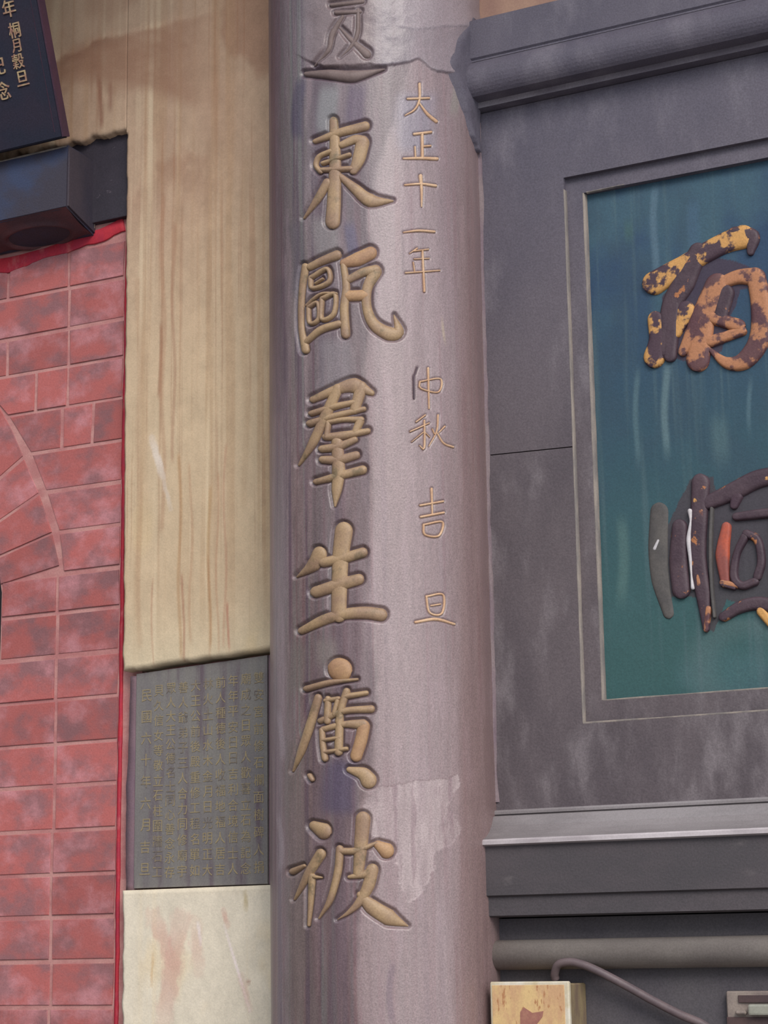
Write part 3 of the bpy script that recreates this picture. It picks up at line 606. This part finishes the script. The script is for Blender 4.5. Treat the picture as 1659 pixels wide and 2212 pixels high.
def teal_paint(X, Z):
    px, py = project(np.stack([X, np.full_like(X, YT), Z], -1))
    t = sstep(1.9, 2.7, Z)
    C = mixc(np.ones(X.shape+(3,))*lin(48, 82, 83), lin(36, 60, 90), t)
    C = mixc(C, lin(66, 98, 104), sstep(.48, .75, fbm(X*9, Z*6, 5))*.5)
    C = mixc(C, lin(44, 66, 82), sstep(.5, .7, fbm(X*12+7, Z*9+3, 5))*.5)
    C = mixc(C, lin(76, 98, 104), sstep(.56, .8, fbm(X*90, Z*2.5, 4))*.4)
    for (x, y0, y1, hw, c, k) in ((1414, 400, 600, 8, (92, 116, 132), .45), (1438, 780, 980, 8, (104, 128, 132), .5), (1375, 800, 1000, 6, (92, 118, 124), .4), (1620, 820, 930, 5, (90, 116, 126), .4), (1500, 430, 560, 14, (64, 92, 118), .4), (1360, 480, 520, 10, (66, 98, 84), .5), (1345, 1120, 1300, 12, (92, 120, 116), .35), (1555, 900, 1000, 20, (92, 118, 120), .3)):
        C = mixc(C, lin(*c), k*sstep(hw*1.5, hw*.3, np.abs(px-x+3*np.sin(py*.03)))*sstep(y0-20, y0+30, py)*sstep(y1+30, y1-40, py))
    # dark unpainted ground close round the second character, grey dust below it
    d = np.hypot((px-1570)/1.0, (py-1190)/1.3)
    C = mixc(C, lin(92, 106, 108), sstep(60, 0, np.abs(np.hypot(px-1620, (py-1440)*1.1)-105))*sstep(1330, 1345, py)*.25)
    # bare dark lacquer between the strokes of the first character
    poly = [(1430, 640), (1470, 600), (1520, 550), (1580, 560), (1625, 580), (1640, 620), (1600, 625), (1575, 700), (1560, 760), (1500, 782), (1430, 772), (1432, 700)]
    C = mixc(C, lin(58, 46, 62), inpoly(px+8*(fbm(px*.05, py*.05)-.5), py+8*(fbm(px*.05+5, py*.05)-.5), poly)*.9)
    poly = [(1432, 1150), (1446, 1128), (1490, 1036), (1540, 1028), (1548, 1085), (1659, 1036), (1720, 1030), (1720, 1335), (1570, 1296), (1542, 1366), (1524, 1350), (1505, 1290), (1440, 1290)]
    C = mixc(C, lin(64, 52, 58), inpoly(px+6*(fbm(px*.05, py*.05)-.5), py+6*(fbm(px*.05+5, py*.05)-.5), poly)*.8)
    return C
X, Z = np.meshgrid(np.concatenate([np.linspace(XT0-.002, .66, 220), np.linspace(.665, XT1+.002, 60)]), np.linspace(ZT0-.002, ZT1+.002, 420), indexing='ij')
S_(gridmesh('teal_field', np.stack([X, YT+.0008*(fbm(X*20, Z*14)-.5), Z], -1), ['teal'], None, teal_paint(X, Z), skirt=.074))
def slab_surf(px, py, h):
    p = on_plane(px, py, YT); return (p[0], YT-h, p[2])
C1 = (1, 0, 0)
ER = [([(1414, 612), (1480, 572), (1560, 528), (1606, 512)], [44, 36, 38, 44], 0), ([(1590, 505), (1625, 512), (1622, 545)], [26, 30, 14], 2), ([(1508, 545), (1478, 610), (1450, 665), (1438, 755)], [34, 42, 36, 30], 2),
      ([(1418, 692), (1422, 735), (1414, 772)], [32, 34, 40], 0), ([(1482, 672), (1462, 720)], [36, 18], 0), ([(1550, 618), (1516, 690), (1476, 760)], [46, 44, 18], 1), ([(1520, 700), (1508, 778)], [40, 44], 1),
      ([(1540, 622), (1590, 600), (1630, 598)], [20, 26, 34], 1), ([(1634, 600), (1644, 660), (1642, 730), (1610, 778), (1570, 784), (1530, 752)], [36, 38, 40, 34, 22, 6], 1), ([(1543, 688), (1596, 704)], [24, 26], 1), ([(1537, 738), (1604, 716)], [22, 18], 1), ([(1570, 634), (1556, 690)], [30, 26], 2), ([(1455, 655), (1448, 768)], [30, 26], 2)]
ER = [(p, [x*1.18 for x in q], m) for p, q, m in ER]
ch1 = S_(strokes_mesh('carved_character', ER, C1, slab_surf, .007, -.001, None, [MT['flake'], MT['flake_pink'], MT['flake_dark']], flat=.2, pw=5, nk=13))
ch1['label'] = 'upper flaking gold character'
k2 = lambda pts: [(1200+x*.28022, 960+y*.28022) for x, y in pts]
W2 = lambda ws: [x_*.28022 for x_ in ws]
YU = [(k2([(800, 520), (790, 800), (810, 1050), (870, 1300)]), W2([130, 140, 130, 80]), 3), (k2([(960, 640), (950, 900), (970, 1120)]), W2([110, 130, 130]), 2),
      (k2([(1120, 300), (1110, 560), (1100, 860), (1140, 1150), (1165, 1420)]), W2([130, 120, 120, 110, 50]), 2), (k2([(1180, 450), (1380, 360), (1560, 270), (1760, 230)]), W2([100, 130, 130, 120]), 2), (k2([(1400, 400), (1380, 470)]), W2([90, 60]), 0), (k2([(1560, 290), (1640, 265)]), W2([50, 60]), 0),
      (k2([(1210, 500), (1200, 800), (1210, 1100), (1230, 1330)]), W2([26, 28, 26, 22]), 3), (k2([(1320, 640), (1290, 850), (1310, 1050)]), W2([70, 100, 70]), 4), (k2([(1460, 720), (1400, 850), (1380, 1020), (1440, 1090), (1540, 1060)]), W2([60, 50, 60, 60, 60]), 2), (k2([(1480, 690), (1560, 740), (1590, 900), (1560, 1020)]), W2([60, 60, 60, 60]), 2),
      (k2([(1300, 1080), (1380, 1110)]), W2([50, 30]), 0), (k2([(1300, 1330), (1440, 1250), (1600, 1230), (1760, 1300)]), W2([70, 90, 100, 100]), 2), (k2([(1590, 1290), (1660, 1380)]), W2([70, 60]), 0), (k2([(1400, 560), (1560, 540), (1740, 520)]), W2([60, 70, 70]), 2), (k2([(1700, 560), (1720, 900), (1700, 1240)]), W2([90, 100, 90]), 2)]
YU = [(p, [x*1.12 for x in q], m) for p, q, m in YU]
YU += [(k2([(1095, 370), (1090, 440)]), W2([40, 60]), 0), (k2([(1130, 520), (1135, 570)]), W2([60, 50]), 1), (k2([(1100, 960), (1115, 1080)]), W2([40, 50]), 1), (k2([(1185, 1270), (1165, 1430)]), W2([50, 40]), 1), (k2([(1370, 480), (1430, 350)]), W2([40, 80]), 0), (k2([(925, 1010), (950, 1090), (1010, 1110)]), W2([20, 34, 20]), 1), (k2([(1300, 1070), (1420, 1095)]), W2([60, 40]), 1)]
gs = S_(strokes_mesh('bare_stroke', YU[:1], C1, slab_surf, .003, -.001, None, [MT['flake'], MT['flake_pink'], MT['flake_dark'], MT['grey_bare']], flat=.2, pw=3)); gs['label'] = 'bare grey stroke left of the lower character'
ch2 = S_(strokes_mesh('carved_character', YU[1:], C1, slab_surf, .007, -.001, None, [MT['flake'], MT['flake_pink'], MT['flake_dark'], MT['grey_bare'], MT['orange']], flat=.2, pw=5, nk=13))
ch2['label'] = 'lower dark character with orange traces'
CH = [(k2([(1045, 520), (1050, 600), (1035, 740), (1050, 900), (1055, 1010), (1065, 1110)]), W2([40, 18, 40, 30, 14, 30]), 0), (k2([(795, 745), (768, 805)]), W2([24, 30]), 0), (k2([(980, 1905), (1003, 1938)]), W2([14, 14]), 0)]
o = sub(strokes_mesh('gesso_chip', CH[:1], C1, slab_surf, .0086, .004, None, [MT['chip_white']]), ch2); o['label'] = 'white chipped edge'
o = sub(strokes_mesh('gesso_chip', CH[1:2], C1, slab_surf, .0042, .001, None, [MT['chip_white']]), gs); o['label'] = 'white chipped spot'

# ================================================================== GREY INSCRIBED TABLET in the pier
tab = empty('stone_tablet', (-.39, .07, 1.625), 'small grey stone tablet with rows of faint gilt text set in the cream pier', 'tablet')
YTB = .0725
adopt(prism('stone_plate', [(-.5195, 1.6245), (-.2555, 1.6245), (-.2555, 2.005), (-.5195, 1.993)], YTB, YB+.010, 'tablet', bevel=.001), tab)
adopt(prism('gap_shade', [(-.255, 1.6245), (-.158, 1.6245), (-.158, 2.0065), (-.255, 2.0055)], YTB+.004, YB+.010, 'grout'), tab)['label'] = 'strip painted dark for the shade at right'  # shadow between tablet and column, painted as a dark filler strip
o = wavy_strip('grout_edge', [(-.5285, 1.622), (-.530, 1.75), (-.5275, 1.88), (-.526, 1.99)], .011, .009, .078, .004, 'grout', None, 21); adopt(o, tab); o['label'] = 'rough purple-grey grout at left'
_gl = {}
def glyph(ch, bold=0.0, depth=.05):
    key = (ch, bold, depth)
    if key not in _gl:
        cu = bpy.data.curves.new('glyph', 'FONT'); cu.body = ch; cu.size = 1; cu.offset = bold; cu.extrude = depth; cu.resolution_u = 2
        ob = bpy.data.objects.new('glyph', cu); COL.objects.link(ob); bpy.context.view_layer.update()
        dg = bpy.context.evaluated_depsgraph_get(); me = bpy.data.meshes.new_from_object(ob.evaluated_get(dg))
        V = np.array([v.co[:] for v in me.vertices]); F = [tuple(p.vertices) for p in me.polygons]
        bpy.data.objects.remove(ob); bpy.data.curves.remove(cu); bpy.data.meshes.remove(me)
        if len(V):
            lo, hi = V.min(0), V.max(0); V[:, :2] -= (lo[:2]+hi[:2])/2; V[:, :2] /= max(hi[0]-lo[0], hi[1]-lo[1], .5)
        _gl[key] = (V, F)
    return _gl[key]
cols = ['民國六十年六月吉旦', '貝久信女等敬立石柱圍牆石工', '眾人大王公德名士同心善念永存', '善人爺弟子三人合力同修廟宇', '大王公前後殿重修工程名單如', '林火土山水木金月日光明正大', '前人種德後人收福地福人居吉', '年年平安日日吉利合境信士人', '廟成之日眾人歡喜立石為記念', '雙安宮前修石欄面樹碑人捐']
xs_ = np.linspace(-.497, -.272, len(cols))
for k, txt in enumerate(cols):
    V = []; F = []
    zt = 1.972+(xs_[k]+.5)*.045; step = (zt-1.638)/len(txt)
    for j, chh in enumerate(txt):
        gv, gf = glyph(chh, .0, .03)
        if not len(gv): continue
        n0 = len(V); s = min(.0195, step*.86)*(1.0 if k else 1.08); z = zt-step*(j+.5)
        for v in gv: V.append((xs_[k]+v[0]*s, YTB-.0004-(v[2]+.03)*.004, z+v[1]*s))
        F += [tuple(i+n0 for i in f) for f in gf]
    adopt(pydata('inscription_line', V, F, ['tablet_gold']), tab)

# ================================================================== BEAM END and SIGNBOARD, top left
beam = empty('beam', (-.9, .0, 2.84), 'blue-black painted timber beam end with carved red-brown underside above the brick wall', 'beam')
XB = -.638
adopt(extrude_x('beam_body', [(.0, 2.976), (.0, 2.858), (.003, 2.855), (.088, 2.829), (.088, 2.978), (.002, 2.978)], -1.5, XB, ['beam']), beam)
adopt(extrude_x('side_face', [(.003, 2.974), (.003, 2.859), (.087, 2.834), (.087, 2.974)], XB-.001, XB+.0035, ['beam_side']), beam)
# carved underside: hollowed scroll
X, Y = np.meshgrid(np.linspace(-1.3, XB, 160), np.linspace(.0, .088, 40), indexing='ij')
holl = np.exp(-(((X+.742)/.062)**2+((Y-.058)/.024)**2)**2)
lip = np.exp(-((np.hypot((X+.742)/.072, (Y-.058)/.034)-1)/.16)**2)
Zg = 2.8565-.0265*Y/.088-.005*np.sin(Y/.088*math.pi)+.03*holl-.005*lip-.0015*(fbm(X*50, Y*60)-.5)
g = gridmesh('carved_underside', np.stack([X, Y, Zg], -1), ['beam_under', 'hole'])
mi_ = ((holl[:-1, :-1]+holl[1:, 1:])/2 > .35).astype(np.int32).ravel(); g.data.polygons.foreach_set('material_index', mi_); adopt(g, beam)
adopt(prism('wall_plate', [(-.74, 2.85), (-.5495, 2.850), (-.5495, 3.026), (-.60, 3.018), (-.74, 3.020)], .078, YB+.003, 'beam_dark', bevel=.002), beam)['label'] = 'darker recessed timber end'

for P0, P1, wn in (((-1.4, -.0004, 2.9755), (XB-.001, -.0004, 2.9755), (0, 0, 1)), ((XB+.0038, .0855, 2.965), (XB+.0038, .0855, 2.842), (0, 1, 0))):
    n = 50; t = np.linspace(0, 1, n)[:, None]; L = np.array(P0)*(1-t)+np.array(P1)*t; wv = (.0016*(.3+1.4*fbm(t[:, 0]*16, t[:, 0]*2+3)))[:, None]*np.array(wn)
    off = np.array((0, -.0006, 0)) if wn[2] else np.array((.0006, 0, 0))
    adopt(gridmesh('worn_lit_edge', np.array([L-wv, L+off, L+wv]), ['slab_edge']), beam)
# hanging signboard leaning out over the beam
LEAN = math.radians(20); TH = .021
SB = np.array([-.6262, -.030, 2.9795])                               # lower right front corner
ex = np.array([1.0, 0, 0]); ey = np.array([0, -math.sin(LEAN), math.cos(LEAN)]); ez = np.array([0, -math.cos(LEAN), -math.sin(LEAN)])
sign = empty('signboard', tuple(SB), 'black lacquered hanging signboard with small gilt characters leaning out above the beam', 'signboard')
BW, BH = .62, .80
def bpt(u, v, h=0): return SB+ex*u+ey*v+ez*h
def board_box(name, u0, u1, v0, v1, h0, h1, mat, bevel=0):
    bm = bmesh.new(); vv = [bm.verts.new(bpt(u, v, h)) for u in (u0, u1) for v in (v0, v1) for h in (h0, h1)]
    for f in ((0,1,3,2),(4,6,7,5),(0,4,5,1),(2,3,7,6),(0,2,6,4),(1,5,7,3)): bm.faces.new([vv[i] for i in f])
    bmesh.ops.recalc_face_normals(bm, faces=bm.faces)
    if bevel: bmesh.ops.bevel(bm, geom=list(bm.edges), offset=bevel, segments=2, affect='EDGES')
    me = bpy.data.meshes.new(name); bm.to_mesh(me); bm.free(); return adopt(put(name, me, None, [mat]), sign)
board_box('lacquered_board', -BW, -.002, 0, BH, -TH, 0, 'board', .002)
board_box('maroon_edge', -.0025, .001, .001, BH, -TH, -.001, 'board_side')
board_box('scored_line', -.0165, -.0155, .012, BH-.012, -.0005, .0006, 'board_side')
def sign_char(ch, px, py, size, squash=1.0, rot=0.0, mat='board_gold'):
    p = on_any(px, py, SB, ez); u = float((p-SB) @ ex); v = float((p-SB) @ ey)
    gv, gf = glyph(ch, .006, .03); c_, s_ = math.cos(rot), math.sin(rot)
    V = [bpt(u+(q[0]*c_-q[1]*s_)*size*squash, v+(q[0]*s_+q[1]*c_)*size, .0003+(q[2]+.03)*.03) for q in gv]
    o = adopt(pydata('gilt_character', V, gf, [mat]), sign)
for ch, px, py, s in (('年', 20, 18, .032), ('桐', 32, 65, .0285), ('月', 36, 99, .024), ('穀', 40, 132, .0285), ('旦', 49, 169, .029), ('紀', -3, 143, .032), ('念', 8, 196, .034)):
    sign_char(ch, px, py, s, .9)

# ================================================================== SWITCH BOX, CABLE, HASP (bottom right)
sw = empty('switch_box', (.255, .03, 1.34), 'cream electric switch box with stained paper cover on the dark wall beside the column', 'switch box')
BX0, BX1 = .1905, .3165
adopt(box('box_body', BX0+.002, BX1-.001, -.034, .03, 1.335, 1.462, 'box_side', bevel=.002), sw)
adopt(box('box_cover', BX0, BX1, -.041, -.032, 1.333, 1.4655, 'box_body', bevel=.002), sw)
cover = [o for o in sw.children if o.name.startswith('box_cover')][0]
sub(box('paper_label', BX0+.004, BX1-.007, -.0418, -.0405, 1.336, 1.4605, 'box_face', bevel=.0004), cover)
pm = [on_plane(px, py, -.042) for px, py in ((1124, 2186), (1132, 2176), (1150, 2188), (1174, 2184), (1172, 2196), (1160, 2212), (1124, 2212))]
sub(prism('printed_mark', [(p[0], p[2]) for p in pm], -.0424, -.0415, 'plum'), cover)
pts = [(.276, .008, 1.4685), (.277, .004, 1.476), (.285, -.002, 1.4885), (.300, -.004, 1.4925), (.318, -.004, 1.4905), (.345, -.003, 1.4805), (.385, .006, 1.459), (.425, .010, 1.437), (.465, .012, 1.417), (.500, .014, 1.402), (.515, .016, 1.385), (.520, .02, 1.35), (.52, .036, 1.30)]
def cable(pts, r, mat):
    P3 = np.array(pts); Q = np.vstack([2*P3[0]-P3[1], P3, 2*P3[-1]-P3[-2]]); L = []
    for i in range(len(P3)-1):
        p0, p1, p2, p3 = Q[i:i+4]
        for k in range(8):
            t = k/8; L.append(.5*((2*p1)+(-p0+p2)*t+(2*p0-5*p1+4*p2-p3)*t*t+(-p0+3*p1-3*p2+p3)*t**3))
    L.append(P3[-1]); L = np.array(L); T = np.gradient(L, axis=0); T /= np.linalg.norm(T, axis=1)[:, None]
    A = np.cross(T, [0, 1, 0.0]); A /= np.linalg.norm(A, axis=1)[:, None]; B = np.cross(T, A)
    th = np.linspace(0, 2*math.pi, 15)
    P = np.stack([L+r*(A*math.cos(a)+B*math.sin(a)) for a in th], 0)
    return gridmesh('cable', P, [mat])
thing(cable(pts, .0062, 'cable'), 'brown sheathed cable arching from the switch box down across the dark wall', 'cable')
hs = empty('hasp', (.58, .03, 1.40), 'beige painted metal hasp with rusty slot on the dark wall at the right edge', 'hasp')
def q_(px, py, y=.012): p = on_plane(px, py, y); return p[0], p[2]
hx0 = q_(1566, 2150)[0]; ztop = q_(1600, 2141)[1]
adopt(box('hasp_plate', hx0, .72, .016, .03, 1.395, ztop, 'hasp', bevel=.002), hs)
adopt(box('slot', q_(1594, 2160)[0], .71, .013, .017, q_(1600, 2166)[1], q_(1600, 2150)[1], 'hasp_slot', bevel=.0005), hs)
adopt(box('bolt', q_(1618, 2160)[0], .71, .004, .017, q_(1600, 2193)[1], q_(1600, 2169)[1], 'hasp_bolt', bevel=.003), hs)
adopt(box('staple', q_(1588, 2160)[0], q_(1612, 2160)[0], .008, .017, q_(1600, 2192)[1], q_(1600, 2183)[1], 'hasp', bevel=.002), hs)
adopt(box('under_slot', hx0, .72, .0145, .018, q_(1600, 2215)[1], q_(1600, 2197)[1], 'hasp_slot', bevel=.0005), hs)
